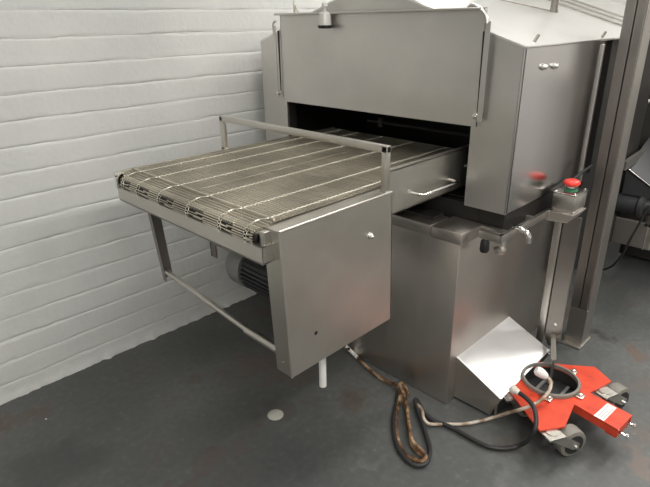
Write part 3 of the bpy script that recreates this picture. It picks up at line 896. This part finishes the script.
tube(bm, [fl(417, 404, .03), fl(422, 410, .03), fl(424, 419, .028), fl(430, 424, .014), fl(445, 424), fl(463, 424), fl(480, 421), fl(495, 417, .03), at(508, 413, 2, .08), at(519, 410, 2, .13), at(530, 406, 2, .155), at(541, 400, 2, .165), at(549, 391, 2, .175), at(551, 382, 2, .185), at(547, 377, 2, .195)], .0065, 10, smooth=6)
o = obj('power_cable', bm, 'stained', smooth=True)
tag(o, 'pale cable curving across the floor to the white plug over the red skate', 'cable')
bm = NB()
tube(bm, [fl(399, 388, .018), fl(397, 402, .012), fl(393.5, 420, .012), fl(396, 442, .012), fl(404, 457, .012), fl(415, 465, .012), fl(426, 463, .014), fl(430, 450, .014), fl(426, 434, .016), fl(420, 416, .02), fl(415, 402, .03), fl(417, 400, .03), fl(424, 412, .02), fl(434, 421), fl(446, 425), fl(460, 432), fl(476, 441), fl(490, 447), fl(505, 448.5), fl(518, 446, .02), at(528, 440, 2, .07), at(535, 429, 2, .13), at(536, 417, 2, .155), at(533, 406, 2, .165), at(526, 398, 2, .165), at(518, 392, 2, .16)], .0085, 10, smooth=6)
o = obj('power_cable', bm, 'rubber', smooth=True)
tag(o, 'thick black cable curving over the floor in front of the red skate', 'cable')
bm = NB(); 
a = at(547, 377, 2, .195); b_ = at(538, 371, 2, .215)
d = (b_ - a).normalized()
lathe(bm, a, d, [(0, .010), (.006, .014), (.018, .018), (.030, .019), (.042, .019), (.05, .014)], 18)
pg = obj('cable_plug', bm, 'white_plastic', smooth=True); tag(pg, 'white plastic plug on the pale cable beside the slanted plate', 'plug')
bm = NB()
a = at(519, 393, 2, .16); b_ = at(511, 388, 2, .165); d = (b_ - a).normalized()
lathe(bm, a, d, [(0, .010), (.006, .013), (.016, .014), (.018, .017), (.028, .017), (.036, .011)], 18)
pg = obj('cable_gland', bm, 'hose', smooth=True); tag(pg, 'pale cable gland where the black cable enters under the slanted plate', 'cable gland')
# thin wire hanging beside the gable
bm = NB(); tube(bm, [(1.76, 1.925, 1.497), (1.76, 1.935, 1.53), (1.758, 1.950, 1.56), (1.755, 1.958, 1.62), (1.75, 1.96, CEIL - .002)], .0035, 8, smooth=5)
o = obj('hanging_wire', bm, 'hose', smooth=True); tag(o, 'thin grey wire dropping onto the hood beside the white wall', 'wire')
# floor disc and speck
bm = NB(); lathe(bm, fl(275.5, 415, .0005), (0, 0, 1), [(0, .033), (.0015, .033), (.0025, .030)], 32)
o = obj('floor_disc', bm, 'disc', smooth=True); tag(o, 'small pale round disc lying flush on the grey floor', 'disc')
bm = NB(); lathe(bm, fl(46, 419, .0003), (0, 0, 1), [(0, .004), (.0012, .003)], 8)
o = obj('paint_chip', bm, 'white_plastic'); tag(o, 'tiny white paint chip on the grey floor near the brick wall', 'paint chip')

# ---------------------------------------------------------------- machine behind the column
t = thing('processing_machine', 'dark steel machine with drive motor standing behind the steel column', 'machine', (3.8, .5, 0))
bm = NB()
box(bm, 3.45, 4.7, .25, .98, .40, 1.16, .004)
obj('body', bm, 'dark_steel', t)
bm = NB(); box(bm, 3.72, 4.68, .27, .96, .02, .40); obj('shade_block', bm, 'shade_dark', t)  # added black block, shade below the body put into its colour
bm = NB(); box(bm, 3.92, 4.7, .25, .98, 1.16, 2.1, .004); obj('upper_body', bm, 'dark_steel', t)
bm = NB(); box(bm, 3.40, 3.46, .25, .98, 1.14, 1.18, .004); obj('ledge', bm, 'frame', t)
bm = NB()
p1 = at(624, 166, 0, 3.0); p2 = at(655, 145, 1, p1.y)
obox(bm, p1, p2, .02, .045); obj('rail', bm, 'frame', t)
p = [at(627, 168, 0, 3.1), at(655, 190, 0, 3.1)]
bm = NB(); prism(bm, [p[0], p[1], p[1] + V((.3, 0, .10)), p[0] + V((.3, 0, .12))], (0, 0, -.012)); prism(bm, [p[0], p[1], p[1] + V((0, 0, -.05)), p[0] + V((0, 0, -.14))], (.01, 0, 0)); obj('chute', bm, 'motor_dark', t)
bm = NB(); tube(bm, [p[0], p[1]], .0035, 8); obj('chute_edge', bm, 'chrome', t)
pm = at(640, 206, 0, 3.12)
bm = NB(); lathe(bm, pm + V((0, .17, 0)), (0, -1, 0), [(0, .03), (.02, .045), (.05, .05), (.16, .05), (.17, .062), (.19, .062), (.20, .04), (.36, .04)], 24); obj('gear_motor', bm, 'motor_dark', t, smooth=True)
p = at(614, 216, 0, 3.16); p2 = at(648, 256, 0, 3.16)
bm = NB(); box(bm, 3.16, 3.30, p2.y, p.y, p2.z + .03, p.z, .006); box(bm, 3.15, 3.162, p2.y + .03, p2.y + .034, p2.z + .03, p.z); obj('junction_box', bm, 'frame', t)
bm = NB(); box(bm, 3.16, 3.50, p2.y + .02, p2.y + .05, p.z - .02, .64); obj('mounting_arm', bm, 'dark_steel', t)
bm = NB(); tube(bm, [at(649, 205, 0, 3.08), at(640, 222, 0, 3.08), at(630, 240, 0, 3.08), at(622, 255, 0, 3.1), at(612, 266, 0, 3.12), at(600, 271, 0, 3.14)], .006, 8, smooth=5); obj('lead', bm, 'rubber', t, smooth=True)
p = at(648, 101, 0, 3.40)
bm = NB(); lathe(bm, p, (-1, 0, 0), [(0, .015), (.02, .015), (.025, .008)], 14); obj('knob', bm, 'chrome', t, smooth=True)
